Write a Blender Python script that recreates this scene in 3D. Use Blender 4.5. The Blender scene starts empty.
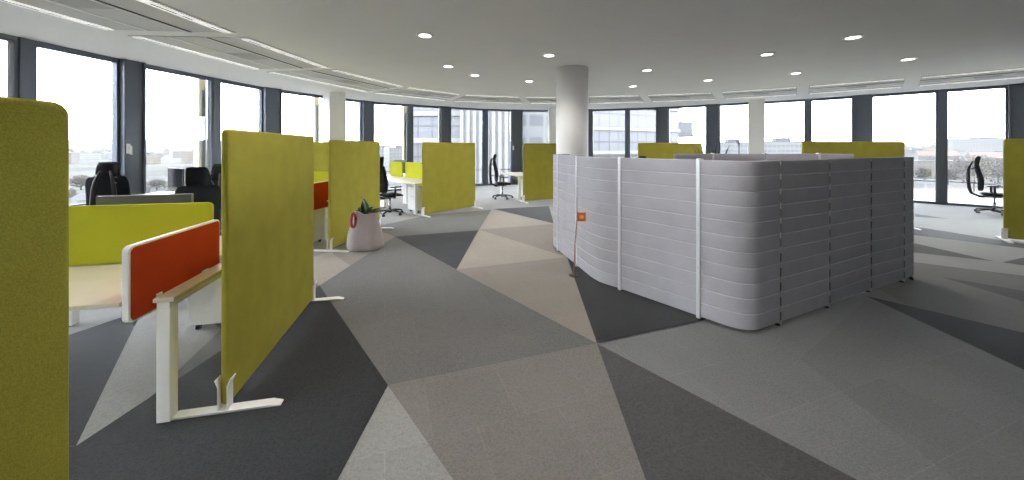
import bpy, math, random
from math import pi, sin, cos, atan2, radians, hypot
from mathutils import Vector, Matrix

random.seed(7)
S = bpy.context.scene
C = S.collection

# ------------------------------------------------------------------ camera
EYE = 1.6          # eye height (m)
FOC = 360.0        # focal length in pixels of the 1024 x 480 frame
HOR = 147.0        # image row of the horizon
cam_d = bpy.data.cameras.new('camera')
cam_d.sensor_fit = 'HORIZONTAL'
cam_d.sensor_width = 36.0
cam_d.lens = 36.0 * FOC / 1024.0
cam_d.shift_y = -(240.0 - HOR) / 1024.0
cam_d.clip_start = 0.05
cam_d.clip_end = 9000
cam = bpy.data.objects.new('camera', cam_d)
C.objects.link(cam)
cam.location = (0, 0, EYE)
cam.rotation_euler = (pi / 2, 0, 0)
S.camera = cam

# ------------------------------------------------------------------ world: bright overcast sky
W = bpy.data.worlds.new('overcast_sky')
S.world = W
W.use_nodes = True
wn = W.node_tree
wn.nodes.clear()
w_out = wn.nodes.new('ShaderNodeOutputWorld')
w_bg = wn.nodes.new('ShaderNodeBackground')
w_tc = wn.nodes.new('ShaderNodeTexCoord')
w_no = wn.nodes.new('ShaderNodeTexNoise')
w_no.inputs['Scale'].default_value = 2.2
w_no.inputs['Detail'].default_value = 4
w_mp = wn.nodes.new('ShaderNodeMapping')
w_mp.inputs['Scale'].default_value = (1, 1, 3)
w_cr = wn.nodes.new('ShaderNodeValToRGB')
w_cr.color_ramp.elements[0].position = 0.3
w_cr.color_ramp.elements[0].color = (0.80, 0.84, 0.93, 1)
w_cr.color_ramp.elements[1].position = 0.7
w_cr.color_ramp.elements[1].color = (0.96, 0.97, 1.0, 1)
wn.links.new(w_tc.outputs['Generated'], w_mp.inputs['Vector'])
wn.links.new(w_mp.outputs['Vector'], w_no.inputs['Vector'])
wn.links.new(w_no.outputs['Fac'], w_cr.inputs['Fac'])
wn.links.new(w_cr.outputs['Color'], w_bg.inputs['Color'])
w_bg.inputs['Strength'].default_value = 12.0
wn.links.new(w_bg.outputs['Background'], w_out.inputs['Surface'])

# ------------------------------------------------------------------ exposure / view
S.view_settings.view_transform = 'Standard'
S.view_settings.look = 'None'
S.view_settings.gamma = 1.0
S.view_settings.exposure = 0.62
S.view_settings.use_curve_mapping = False
S.cycles.use_denoising = True
S.cycles.max_bounces = 10
S.cycles.diffuse_bounces = 6
S.cycles.transparent_max_bounces = 16
S.cycles.volume_bounces = 1
DOWNLIGHT_W = 48.0

# ------------------------------------------------------------------ helpers
def gp(px, py, z=0.0):
    """point of the horizontal plane at height z that the photograph shows at (px, py)"""
    d = (EYE - z) / (py - HOR)
    return Vector(((px - 512.0) * d, FOC * d, z))


class MB:
    def __init__(self):
        self.v, self.f, self.m = [], [], []

    def add(self, vs, fs, mi=0, M=None):
        o = len(self.v)
        for p in vs:
            p = Vector(p)
            self.v.append(M @ p if M else p)
        for f in fs:
            self.f.append([o + i for i in f])
            self.m.append(mi)
        return self

    def box(self, x0, x1, y0, y1, z0, z1, mi=0, M=None):
        vs = [(x0, y0, z0), (x1, y0, z0), (x1, y1, z0), (x0, y1, z0),
              (x0, y0, z1), (x1, y0, z1), (x1, y1, z1), (x0, y1, z1)]
        fs = [(0, 3, 2, 1), (4, 5, 6, 7), (0, 1, 5, 4), (1, 2, 6, 5), (2, 3, 7, 6), (3, 0, 4, 7)]
        return self.add(vs, fs, mi, M)

    def prism(self, pts, z0, z1, mi=0, M=None):
        """polygon in xy (ccw) extruded in z"""
        n = len(pts)
        vs = [(p[0], p[1], z0) for p in pts] + [(p[0], p[1], z1) for p in pts]
        fs = [tuple(reversed(range(n))), tuple(range(n, 2 * n))]
        fs += [(i, (i + 1) % n, n + (i + 1) % n, n + i) for i in range(n)]
        return self.add(vs, fs, mi, M)

    def lathe(self, prof, n=20, mi=0, M=None):
        """profile of (r, z) from bottom to top, turned round z"""
        vs, fs = [], []
        k = len(prof)
        for i in range(n):
            a = 2 * pi * i / n
            for r, z in prof:
                vs.append((r * cos(a), r * sin(a), z))
        for i in range(n):
            j = (i + 1) % n
            for q in range(k - 1):
                fs.append((i * k + q, j * k + q, j * k + q + 1, i * k + q + 1))
        fs.append(tuple(i * k for i in reversed(range(n))))
        fs.append(tuple(i * k + k - 1 for i in range(n)))
        return self.add(vs, fs, mi, M)

    def tube(self, path, rad, n=8, mi=0, M=None, sq=1.0):
        """round bar along a polyline; rad number or list; sq flattens it sideways"""
        path = [Vector(p) for p in path]
        k = len(path)
        rr = rad if isinstance(rad, (list, tuple)) else [rad] * k
        vs, fs = [], []
        up = None
        for i, p in enumerate(path):
            t = (path[min(i + 1, k - 1)] - path[max(i - 1, 0)]).normalized()
            if up is None:
                up = Vector((0, 0, 1)) if abs(t.z) < 0.9 else Vector((0, 1, 0))
            a = t.cross(up)
            if a.length < 1e-5:
                a = t.cross(Vector((1, 0, 0)))
            a.normalize()
            b = a.cross(t).normalized()
            up = b
            for j in range(n):
                w = 2 * pi * j / n
                vs.append(p + a * (cos(w) * rr[i]) + b * (sin(w) * rr[i] * sq))
        for i in range(k - 1):
            for j in range(n):
                q = (j + 1) % n
                fs.append((i * n + j, i * n + q, (i + 1) * n + q, (i + 1) * n + j))
        fs.append(tuple(reversed(range(n))))
        fs.append(tuple((k - 1) * n + j for j in range(n)))
        return self.add(vs, fs, mi, M)

    def build(self, name, mats, parent=None, smooth=False, bevel=0, seg=2, sub=0):
        me = bpy.data.meshes.new(name)
        me.from_pydata([tuple(p) for p in self.v], [], self.f)
        if not isinstance(mats, (list, tuple)):
            mats = [mats]
        for m in mats:
            me.materials.append(m)
        me.polygons.foreach_set('material_index', self.m)
        me.polygons.foreach_set('use_smooth', [bool(smooth)] * len(self.f))
        me.update()
        o = bpy.data.objects.new(name, me)
        C.objects.link(o)
        if parent:
            o.parent = parent
        if sub:
            s = o.modifiers.new('subdivision', 'SUBSURF')
            s.levels = sub
            s.render_levels = sub
        if bevel:
            b = o.modifiers.new('bevel', 'BEVEL')
            b.width = bevel
            b.segments = seg
            b.limit_method = 'ANGLE'
        return o


def tag(o, label=None, cat=None, group=None, kind=None):
    if label: o['label'] = label
    if cat: o['category'] = cat
    if group: o['group'] = group
    if kind: o['kind'] = kind
    return o


def thing(name, label, cat, loc=(0, 0, 0), rz=0.0, group=None, kind=None):
    o = bpy.data.objects.new(name, None)
    C.objects.link(o)
    o.empty_display_size = 0.2
    o.location = loc
    o.rotation_euler = (0, 0, rz)
    return tag(o, label, cat, group, kind)


KIDS = {}
def copy_tree(o, parent=None):
    c = o.copy()
    C.objects.link(c)
    if parent:
        c.parent = parent
    for ch in list(o.children):
        copy_tree(ch, c)
    return c


def place(src, used, loc, rz, label):
    """the first time the thing itself, afterwards a copy of it and its parts"""
    o = copy_tree(src) if used[0] else src
    used[0] = True
    o.location = loc
    o.rotation_euler = (0, 0, rz)
    o['label'] = label
    return o


def rrect(x0, x1, y0, y1, r, n=5):
    pts = []
    for cx, cy, a0 in ((x1 - r, y0 + r, -pi / 2), (x1 - r, y1 - r, 0), (x0 + r, y1 - r, pi / 2), (x0 + r, y0 + r, pi)):
        for i in range(n + 1):
            a = a0 + pi / 2 * i / n
            pts.append((cx + r * cos(a), cy + r * sin(a)))
    return pts


def slab_yz(pts, x0, x1):
    """matrix-free prism: polygon in (y, z) extruded along x"""
    m = MB()
    n = len(pts)
    vs = [(x0, p[0], p[1]) for p in pts] + [(x1, p[0], p[1]) for p in pts]
    fs = [tuple(reversed(range(n))), tuple(range(n, 2 * n))]
    fs += [(i, (i + 1) % n, n + (i + 1) % n, n + i) for i in range(n)]
    m.add(vs, fs)
    return m


def local(o, th, x, y, z=0.0):
    return Vector((o[0] + x * cos(th) - y * sin(th), o[1] + x * sin(th) + y * cos(th), z))


# ------------------------------------------------------------------ materials
def new_mat(name):
    m = bpy.data.materials.new(name)
    m.use_nodes = True
    nt = m.node_tree
    return m, nt, nt.nodes['Principled BSDF']


def plain(name, col, rough=0.5, metal=0.0, noise=0.04, scale=30.0, bump=0.0, spec=0.5):
    m, nt, b = new_mat(name)
    tc = nt.nodes.new('ShaderNodeTexCoord')
    no = nt.nodes.new('ShaderNodeTexNoise')
    no.inputs['Scale'].default_value = scale
    no.inputs['Detail'].default_value = 4
    nt.links.new(tc.outputs['Object'], no.inputs['Vector'])
    mx = nt.nodes.new('ShaderNodeMix')
    mx.data_type = 'RGBA'
    mx.inputs[6].default_value = tuple(max(0, c * (1 - noise)) for c in col) + (1,)
    mx.inputs[7].default_value = tuple(min(1, c * (1 + noise)) for c in col) + (1,)
    nt.links.new(no.outputs['Fac'], mx.inputs[0])
    nt.links.new(mx.outputs[2], b.inputs['Base Color'])
    b.inputs['Roughness'].default_value = rough
    b.inputs['Metallic'].default_value = metal
    b.inputs['Specular IOR Level'].default_value = spec
    if bump:
        bp = nt.nodes.new('ShaderNodeBump')
        bp.inputs['Strength'].default_value = bump
        bp.inputs['Distance'].default_value = 0.004
        nt.links.new(no.outputs['Fac'], bp.inputs['Height'])
        nt.links.new(bp.outputs['Normal'], b.inputs['Normal'])
    return m


def fabric(name, col, var=0.25, scale=260.0, stretch=(1, 1, 1), bump=0.35):
    """woven cloth: fine fibre noise plus soft blotches, matt"""
    m, nt, b = new_mat(name)
    tc = nt.nodes.new('ShaderNodeTexCoord')
    mp = nt.nodes.new('ShaderNodeMapping')
    mp.inputs['Scale'].default_value = stretch
    n1 = nt.nodes.new('ShaderNodeTexNoise')
    n1.inputs['Scale'].default_value = scale
    n1.inputs['Detail'].default_value = 3
    n2 = nt.nodes.new('ShaderNodeTexNoise')
    n2.inputs['Scale'].default_value = 5
    n2.inputs['Detail'].default_value = 3
    nt.links.new(tc.outputs['Object'], mp.inputs['Vector'])
    nt.links.new(mp.outputs['Vector'], n1.inputs['Vector'])
    nt.links.new(tc.outputs['Object'], n2.inputs['Vector'])
    ad = nt.nodes.new('ShaderNodeMath')
    ad.operation = 'MULTIPLY_ADD'
    ad.inputs[1].default_value = 0.3
    nt.links.new(n2.outputs['Fac'], ad.inputs[0])
    nt.links.new(n1.outputs['Fac'], ad.inputs[2])
    cr = nt.nodes.new('ShaderNodeValToRGB')
    cr.color_ramp.elements[0].position = 0.35
    cr.color_ramp.elements[1].position = 0.95
    cr.color_ramp.elements[0].color = tuple(c * (1 - var) for c in col) + (1,)
    cr.color_ramp.elements[1].color = tuple(min(1, c * (1 + var)) for c in col) + (1,)
    nt.links.new(ad.outputs[0], cr.inputs['Fac'])
    nt.links.new(cr.outputs['Color'], b.inputs['Base Color'])
    b.inputs['Roughness'].default_value = 0.95
    b.inputs['Specular IOR Level'].default_value = 0.15
    bp = nt.nodes.new('ShaderNodeBump')
    bp.inputs['Strength'].default_value = bump
    bp.inputs['Distance'].default_value = 0.003
    nt.links.new(n1.outputs['Fac'], bp.inputs['Height'])
    nt.links.new(bp.outputs['Normal'], b.inputs['Normal'])
    return m


TILE_ROT = 0.34
def carpet(name, col, var=0.35):
    """loop-pile carpet in half-metre tiles"""
    m, nt, b = new_mat(name)
    N, L = nt.nodes.new, nt.links.new
    tc = N('ShaderNodeTexCoord')
    n1 = N('ShaderNodeTexNoise'); n1.inputs['Scale'].default_value = 110; n1.inputs['Detail'].default_value = 4
    n2 = N('ShaderNodeTexNoise'); n2.inputs['Scale'].default_value = 1.3; n2.inputs['Detail'].default_value = 4
    n3 = N('ShaderNodeTexNoise'); n3.inputs['Scale'].default_value = 60; n3.inputs['Detail'].default_value = 2
    for n in (n1, n2, n3):
        L(tc.outputs['Object'], n.inputs['Vector'])
    s = N('ShaderNodeMath'); s.operation = 'MULTIPLY_ADD'; s.inputs[1].default_value = 0.35
    L(n2.outputs['Fac'], s.inputs[0]); L(n1.outputs['Fac'], s.inputs[2])
    s2 = N('ShaderNodeMath'); s2.operation = 'MULTIPLY_ADD'; s2.inputs[1].default_value = 0.45
    L(n3.outputs['Fac'], s2.inputs[0]); L(s.outputs[0], s2.inputs[2])
    cr = N('ShaderNodeValToRGB')
    cr.color_ramp.elements[0].position = 0.55
    cr.color_ramp.elements[1].position = 1.25
    cr.color_ramp.elements[0].color = tuple(c * (1 - var) for c in col) + (1,)
    cr.color_ramp.elements[1].color = tuple(min(1, c * (1 + var)) for c in col) + (1,)
    s3 = N('ShaderNodeMath'); s3.operation = 'MULTIPLY'; s3.inputs[1].default_value = 1.0
    L(s2.outputs[0], s3.inputs[0])
    L(s3.outputs[0], cr.inputs['Fac'])
    cr.color_ramp.elements[1].position = 1.0
    # tile seams
    mp = N('ShaderNodeMapping'); mp.inputs['Rotation'].default_value = (0, 0, -TILE_ROT); mp.inputs['Scale'].default_value = (2, 2, 2)
    L(tc.outputs['Object'], mp.inputs['Vector'])
    br = N('ShaderNodeTexBrick')
    br.offset = 0.5
    br.inputs['Scale'].default_value = 1.0
    br.inputs['Mortar Size'].default_value = 0.006
    br.inputs['Brick Width'].default_value = 1.0
    br.inputs['Row Height'].default_value = 1.0
    br.inputs['Color1'].default_value = (0.96, 0.96, 0.96, 1)
    br.inputs['Color2'].default_value = (1.03, 1.03, 1.03, 1)
    br.inputs['Mortar'].default_value = (1.12, 1.12, 1.12, 1)
    L(mp.outputs['Vector'], br.inputs['Vector'])
    mu = N('ShaderNodeMix'); mu.data_type = 'RGBA'; mu.blend_type = 'MULTIPLY'; mu.inputs[0].default_value = 1.0
    L(cr.outputs['Color'], mu.inputs[6]); L(br.outputs['Color'], mu.inputs[7])
    L(mu.outputs[2], b.inputs['Base Color'])
    b.inputs['Roughness'].default_value = 1.0
    b.inputs['Specular IOR Level'].default_value = 0.1
    b.inputs['Sheen Weight'].default_value = 0.15
    b.inputs['Sheen Roughness'].default_value = 0.5
    bp = N('ShaderNodeBump'); bp.inputs['Strength'].default_value = 0.5; bp.inputs['Distance'].default_value = 0.004
    L(n1.outputs['Fac'], bp.inputs['Height']); L(bp.outputs['Normal'], b.inputs['Normal'])
    return m


def emit(name, col, strength):
    m, nt, b = new_mat(name)
    b.inputs['Base Color'].default_value = col + (1,)
    b.inputs['Emission Color'].default_value = col + (1,)
    b.inputs['Emission Strength'].default_value = strength
    return m


def glass_mat():
    m = bpy.data.materials.new('window_glass')
    m.use_nodes = True
    nt = m.node_tree
    nt.nodes.clear()
    out = nt.nodes.new('ShaderNodeOutputMaterial')
    tr = nt.nodes.new('ShaderNodeBsdfTransparent')
    tr.inputs['Color'].default_value = (0.93, 0.95, 0.96, 1)
    gl = nt.nodes.new('ShaderNodeBsdfGlossy')
    gl.inputs['Roughness'].default_value = 0.02
    gl.inputs['Color'].default_value = (1, 1, 1, 1)
    lw = nt.nodes.new('ShaderNodeFresnel')
    lw.inputs['IOR'].default_value = 1.35
    mx = nt.nodes.new('ShaderNodeMixShader')
    nt.links.new(lw.outputs[0], mx.inputs[0])
    nt.links.new(tr.outputs[0], mx.inputs[1])
    nt.links.new(gl.outputs[0], mx.inputs[2])
    nt.links.new(mx.outputs[0], out.inputs['Surface'])
    return m


def facade_mat(name, wall, win, bw=3.0, bh=3.3, wx=0.6, wz=0.5, rough=0.6):
    """wall with a regular grid of windows, measured in metres"""
    m, nt, b = new_mat(name)
    N, L = nt.nodes.new, nt.links.new
    tc = N('ShaderNodeTexCoord')
    sp = N('ShaderNodeSeparateXYZ')
    L(tc.outputs['Object'], sp.inputs[0])
    ad = N('ShaderNodeMath'); ad.operation = 'ADD'
    L(sp.outputs[0], ad.inputs[0]); L(sp.outputs[1], ad.inputs[1])
    def band(src, period, frac):
        d = N('ShaderNodeMath'); d.operation = 'DIVIDE'; d.inputs[1].default_value = period
        L(src, d.inputs[0])
        f = N('ShaderNodeMath'); f.operation = 'FRACT'
        L(d.outputs[0], f.inputs[0])
        g = N('ShaderNodeMath'); g.operation = 'LESS_THAN'; g.inputs[1].default_value = frac
        L(f.outputs[0], g.inputs[0])
        return g.outputs[0]
    a = band(ad.outputs[0], bw, wx)
    c = band(sp.outputs[2], bh, wz)
    mu = N('ShaderNodeMath'); mu.operation = 'MULTIPLY'
    L(a, mu.inputs[0]); L(c, mu.inputs[1])
    mx = N('ShaderNodeMix'); mx.data_type = 'RGBA'
    mx.inputs[6].default_value = wall + (1,)
    mx.inputs[7].default_value = win + (1,)
    L(mu.outputs[0], mx.inputs[0])
    L(mx.outputs[2], b.inputs['Base Color'])
    b.inputs['Roughness'].default_value = rough
    return m


M_green = fabric('olive_green_felt', (0.385, 0.345, 0.052), 0.30)
M_lime = fabric('lime_green_felt', (0.47, 0.485, 0.03), 0.18)
M_red = fabric('red_felt', (0.42, 0.045, 0.012), 0.18)
M_pod = fabric('grey_upholstery', (0.46, 0.45, 0.485), 0.24, 120, (1, 1, 6))
M_white = plain('white_lacquer', (0.88, 0.87, 0.86), 0.35)
M_cream = plain('cream_desktop', (0.72, 0.66, 0.52), 0.4, noise=0.06, scale=8)
M_edge = plain('desk_edge_band', (0.66, 0.61, 0.47), 0.5)
M_alu = plain('brushed_aluminium', (0.75, 0.76, 0.78), 0.35, 0.3)
M_black = plain('black_plastic', (0.018, 0.018, 0.02), 0.45)
M_blackfab = fabric('black_mesh_fabric', (0.022, 0.023, 0.027), 0.3)
M_steel = plain('chromed_steel', (0.55, 0.56, 0.58), 0.2, 0.9)
M_grey = plain('grey_plastic', (0.22, 0.22, 0.23), 0.5)
M_screen = plain('dark_display_glass', (0.012, 0.013, 0.016), 0.15)
M_monback = plain('monitor_back_grey', (0.10, 0.10, 0.105), 0.5)
M_slate = plain('slate_coated_aluminium', (0.115, 0.132, 0.165), 0.4, 0.2, 0.05, 12)
M_glass = glass_mat()
M_ceil = plain('ceiling_plaster', (0.84, 0.835, 0.825), 0.9, noise=0.03, scale=2.0)
M_wall = plain('white_wall_paint', (0.66, 0.655, 0.64), 0.9, noise=0.02, scale=3)
M_corewall = plain('grey_core_wall_paint', (0.25, 0.25, 0.25), 0.9, noise=0.03, scale=3)
M_col = plain('white_column_paint', (0.88, 0.865, 0.85), 0.8, noise=0.02, scale=3)
M_beam = plain('ceiling_panel_grey', (0.61, 0.605, 0.59), 0.6, noise=0.03, scale=5)
M_perf = plain('perforated_grey_mesh', (0.48, 0.48, 0.47), 0.7, noise=0.1, scale=160)
M_strip = emit('linear_lamp_diffuser', (1.0, 0.99, 0.97), 0.36)
M_lens = emit('downlight_lens', (1.0, 0.97, 0.92), 4.0)
M_trimw = plain('white_trim_ring', (0.85, 0.85, 0.84), 0.35)
M_slot = plain('black_slot', (0.012, 0.012, 0.012), 0.7)
M_gold = plain('gold_anodised_fin', (0.55, 0.46, 0.27), 0.4, 0.1)
M_bag = fabric('pinkish_grey_canvas', (0.40, 0.35, 0.335), 0.14, 90)
M_leaf = plain('dark_glossy_leaf', (0.025, 0.06, 0.018), 0.35, noise=0.3, scale=20)
M_soil = plain('potting_soil', (0.03, 0.022, 0.015), 0.95, noise=0.4, scale=80)
M_redtag = plain('red_leather', (0.24, 0.012, 0.016), 0.4)
M_orange = plain('orange_plastic', (0.78, 0.20, 0.02), 0.4)
M_orange2 = plain('pale_orange_print', (0.95, 0.50, 0.20), 0.4)
M_copper = plain('copper_rod', (0.45, 0.26, 0.18), 0.35, 0.5)
M_brown = plain('dark_brown_base', (0.06, 0.025, 0.015), 0.5)
M_rubber = plain('dark_rubber', (0.02, 0.02, 0.02), 0.8)

CP_dark = carpet('charcoal_carpet', (0.0238, 0.0252, 0.0277), 0.5)
CP_dgrey = carpet('dark_grey_carpet', (0.0662, 0.0662, 0.0675), 0.35)
CP_mid = carpet('mid_grey_carpet', (0.1322, 0.1289, 0.1256), 0.25)
CP_mid2 = carpet('cool_grey_carpet', (0.1684, 0.1711, 0.1748), 0.25)
CP_mid3 = carpet('deep_grey_carpet', (0.1520, 0.1548, 0.1577), 0.25)
CP_light = carpet('light_grey_carpet', (0.2643, 0.2600, 0.2515), 0.22)
CP_warm = carpet('warm_grey_carpet', (0.1770, 0.1661, 0.1552), 0.22)
CP_beige = carpet('beige_carpet', (0.3236, 0.2872, 0.2508), 0.18)
CP_beige2 = carpet('greyed_beige_carpet', (0.2427, 0.2154, 0.1919), 0.18)

CEIL = 3.2

# ------------------------------------------------------------------ facade plan
# (image column, distance of the window head above the horizon) -> plan point of the head line
HEAD = [(17, 110.2), (31, 107), (120, 88), (215, 69), (262, 60), (322, 51.4), (372, 45.2), (440, 40.6), (480, 38.3),
        (514, 37.2), (549, 36.8), (589, 37.4), (658, 39.7), (707, 42.2), (747, 44.4), (808, 48), (854, 51.2),
        (871, 52.4), (938, 57.2), (1008, 62.2), (1034, 64.2)]

def fac(px):
    for (a, va), (b, vb) in zip(HEAD, HEAD[1:]):
        if px <= b:
            v = va + (vb - va) * (px - a) / (b - a)
            d = (CEIL - EYE) / v
            return Vector(((px - 512) * d, FOC * d))

els = [('win', fac(31), fac(118)), ('pier', fac(118), fac(140), 1), ('win', fac(140), fac(212)), ('mull', fac(212), fac(218)),
       ('win', fac(218), fac(262)), ('pier', fac(262), fac(279)), ('win', fac(279), fac(329)), ('mull', fac(329), fac(334)),
       ('win', fac(334), fac(361)), ('pier', fac(361), fac(372)), ('win', fac(372), fac(408)), ('mull', fac(408), fac(412)),
       ('win', fac(412), fac(440)), ('pier', fac(440), fac(450)), ('win', fac(450), fac(483)), ('mull', fac(483), fac(487)),
       ('win', fac(487), fac(511.5)), ('pier', fac(511.5), fac(521.5), 1), ('win', fac(521.5), fac(553)), ('mull', fac(553), fac(556)),
       ('win', fac(556), fac(583)), ('pier', fac(583), fac(592)), ('win', fac(592), fac(626)), ('mull', fac(626), fac(629)),
       ('win', fac(629), fac(657)), ('pier', fac(657), fac(668)), ('win', fac(668), fac(707)), ('pier', fac(707), fac(719)),
       ('win', fac(719), fac(753)), ('mull', fac(753), fac(757)), ('win', fac(757), fac(806)), ('mull', fac(806), fac(810)),
       ('win', fac(810), fac(853.5)), ('pier', fac(853.5), fac(871)), ('win', fac(871), fac(938)), ('mull', fac(938), fac(945)),
       ('win', fac(945), fac(1008)), ('pier', fac(1008), fac(1034))]
# left side carries on straight towards and past the camera
p17 = fac(17)
left = [('mull', Vector((p17.x, p17.y)), fac(31))]
y = p17.y
k = 0
while y > -3.4:
    y2 = max(y - 1.35, -4.0)
    left.append(('win', Vector((-7.2, y2)), Vector((-7.2, y))))
    if y2 <= -3.9:
        break
    wdt = 0.55 if k % 2 == 0 else 0.22
    left.append(('pier' if k % 2 == 0 else 'mull', Vector((-7.2, y2 - wdt)), Vector((-7.2, y2))))
    y = y2 - wdt
    k += 1
LEFT_END = y if y2 > -3.9 else y2
right_pts = [fac(1034), Vector((14.5, 7.4)), Vector((14.85, 6.95)), Vector((15.6, 5.6)), Vector((15.8, 5.2)), Vector((16.3, 3.6))]
els += [('win', right_pts[0], right_pts[1]), ('mull', right_pts[1], right_pts[2]), ('win', right_pts[2], right_pts[3]),
        ('pier', right_pts[3], right_pts[4]), ('mull', right_pts[4], right_pts[5])]
left.reverse()
els = left + els
outline = [els[0][1]] + [e[2] for e in els]          # plan polyline of the facade, left to right
BACK = -4.0
RIGHT_X = 16.3

# ------------------------------------------------------------------ floor: carpet laid in triangles
fl = MB()
room = [(p.x, p.y) for p in outline] + [(RIGHT_X, BACK), (-7.2, BACK)]
room = list(reversed(room))      # counter-clockwise
fl.prism(room, -0.12, 0.0, 0)
FM = [CP_light, CP_dark, CP_dgrey, CP_mid, CP_mid2, CP_mid3, CP_warm, CP_beige, CP_beige2]
def patch(mi, *px):
    pts = [gp(*p) for p in px]
    area = sum(pts[i].x * pts[(i + 1) % len(pts)].y - pts[(i + 1) % len(pts)].x * pts[i].y for i in range(len(pts)))
    if area < 0:
        pts.reverse()
    patch.z += 0.0003
    fl.add([(p.x, p.y, patch.z) for p in pts], [tuple(range(len(pts)))], mi)
patch.z = 0.0003
# right-hand field and the near ground
patch(3, (860, 296), (1024, 352), (1400, 300), (1300, 225), (990, 258), (913, 262))     # mid grey right
patch(0, (913, 262), (1300, 310), (1300, 215), (930, 212), (880, 230))                  # light right
patch(4, (597, 344), (702, 321), (880, 290), (1024, 370), (1500, 560), (856, 480), (840, 478)) # cool grey right front
patch(5, (800, 359), (870, 297), (1024, 370), (1600, 620), (980, 500), (955, 480))      # deeper grey
patch(1, (866, 296), (1024, 333), (1400, 420), (1500, 590), (1024, 370))                # charcoal wedge
patch(2, (941, 277), (1024, 291), (1150, 315), (1150, 345), (1024, 302))
patch(2, (900, 240), (994.5, 261.5), (900, 251))
patch(2, (905, 225), (1024, 244), (1100, 258), (1024, 248.5), (905, 234))
patch(2, (1002, 262.5), (1040, 254), (1100, 262), (1040, 268))
patch(2, (915, 214), (950, 219), (915, 217))
# near middle
patch(6, (388, 386), (597, 344), (645.5, 480), (700, 640), (420, 640), (453, 480))      # warm grey
patch(0, (388, 386), (338, 480), (260, 640), (520, 640), (453, 480))                    # light triangle
patch(2, (597, 344), (645.5, 480), (700, 640), (1060, 640), (856, 480))                 # dark grey triangle
patch(3, (319.5, 286), (388, 386), (597, 344), (456.5, 270), (394.5, 237))              # mid grey
# left: under the desks
patch(3, (76, 447), (319.5, 286), (250, 262), (160, 275), (137, 322))
patch(0, (76, 447), (137, 322), (160, 275), (190, 300), (221, 330), (150, 398))
patch(1, (319.5, 286), (388, 386), (338, 480), (260, 640), (-300, 640), (-300, 480), (76, 447))   # charcoal field
patch(1, (76, 447), (142, 311), (60, 338.5), (-160, 400), (-300, 470))
patch(1, (40, 313), (150, 304), (150, 296), (40, 300))
# beyond the first screen
patch(8, (319.5, 286), (394.5, 237), (380, 225), (300, 235), (300, 270))
patch(7, (319.5, 286), (350, 266), (330, 252), (300, 262))
patch(1, (394.5, 237), (478.5, 230.5), (456.5, 270))
patch(3, (394.5, 237), (478.5, 230.5), (491.5, 210), (430, 215), (370, 228))
patch(7, (456.5, 270), (491.5, 210), (553.5, 223.7), (600, 240), (567, 257.5))
patch(8, (479, 230), (551, 224.5), (600, 236), (562, 256))
patch(8, (456.5, 270), (567, 257.5), (597, 344))
patch(1, (494, 209.3), (549, 206.3), (553.6, 223.8))
patch(1, (567, 257.5), (597, 344), (702, 321.7), (760, 300), (600, 248))
floor = fl.build('floor', FM)
tag(floor, kind='structure')

# ------------------------------------------------------------------ ceiling and plain walls
c = MB()
c.prism(room, CEIL, CEIL + 0.3)
tag(c.build('ceiling', M_ceil), kind='structure')
tag(MB().box(-7.3, RIGHT_X + 0.1, BACK - 0.2, BACK, 0, CEIL).build('wall_back', M_corewall), kind='structure')
tag(MB().box(RIGHT_X, RIGHT_X + 0.2, BACK, 3.6, 0, CEIL).build('wall_right', M_corewall), kind='structure')

# ------------------------------------------------------------------ windows, piers, mullions
nw = nt_ = 0
GOLD_AT = {}
for e in els:
    a, b = e[1], e[2]
    d = b - a
    ln = d.length
    ang = atan2(d.y, d.x)
    if e[0] == 'win':
        nw += 1
        w = thing('window_%d' % nw, None, None, (a.x, a.y, 0), ang, kind='structure')
        f = MB()
        f.box(0, ln, -0.03, 0.07, 0, 0.07); f.box(0, ln, -0.03, 0.07, CEIL - 0.08, CEIL)
        f.box(0, 0.045, -0.03, 0.07, 0.07, CEIL - 0.08); f.box(ln - 0.045, ln, -0.03, 0.07, 0.07, CEIL - 0.08)
        f.box(0.045, ln - 0.045, 0.0, 0.035, 0.63, 0.655)
        f.build('window_frame', M_slate, w)
        MB().box(0.045, ln - 0.045, 0.038, 0.048, 0.07, CEIL - 0.08).build('window_glass', M_glass, w)
    else:
        nt_ += 1
        t = thing('trim_%d' % nt_, None, None, (a.x, a.y, 0), ang, kind='structure')
        p = MB()
        if e[0] == 'pier':
            p.box(0, ln, -0.10, 0.12, 0, CEIL)
            p.box(0.0, 0.035, -0.14, -0.10, 0, CEIL); p.box(ln - 0.035, ln, -0.14, -0.10, 0, CEIL)
        else:
            p.box(0, ln, -0.04, 0.14, 0, CEIL)
        p.build('post', M_slate, t, bevel=0.006)
        if len(e) > 3:
            h = MB()
            q = ln * 0.05 + 0.03
            h.box(q - 0.025, q + 0.025, -0.165, -0.14, 1.48, 1.66)
            h.tube([(q, -0.16, 1.62), (q, -0.195, 1.62), (q + 0.01, -0.20, 1.60), (q + 0.01, -0.20, 1.46)], 0.017)
            h.build('window_handle', M_white, t, bevel=0.004)

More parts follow.
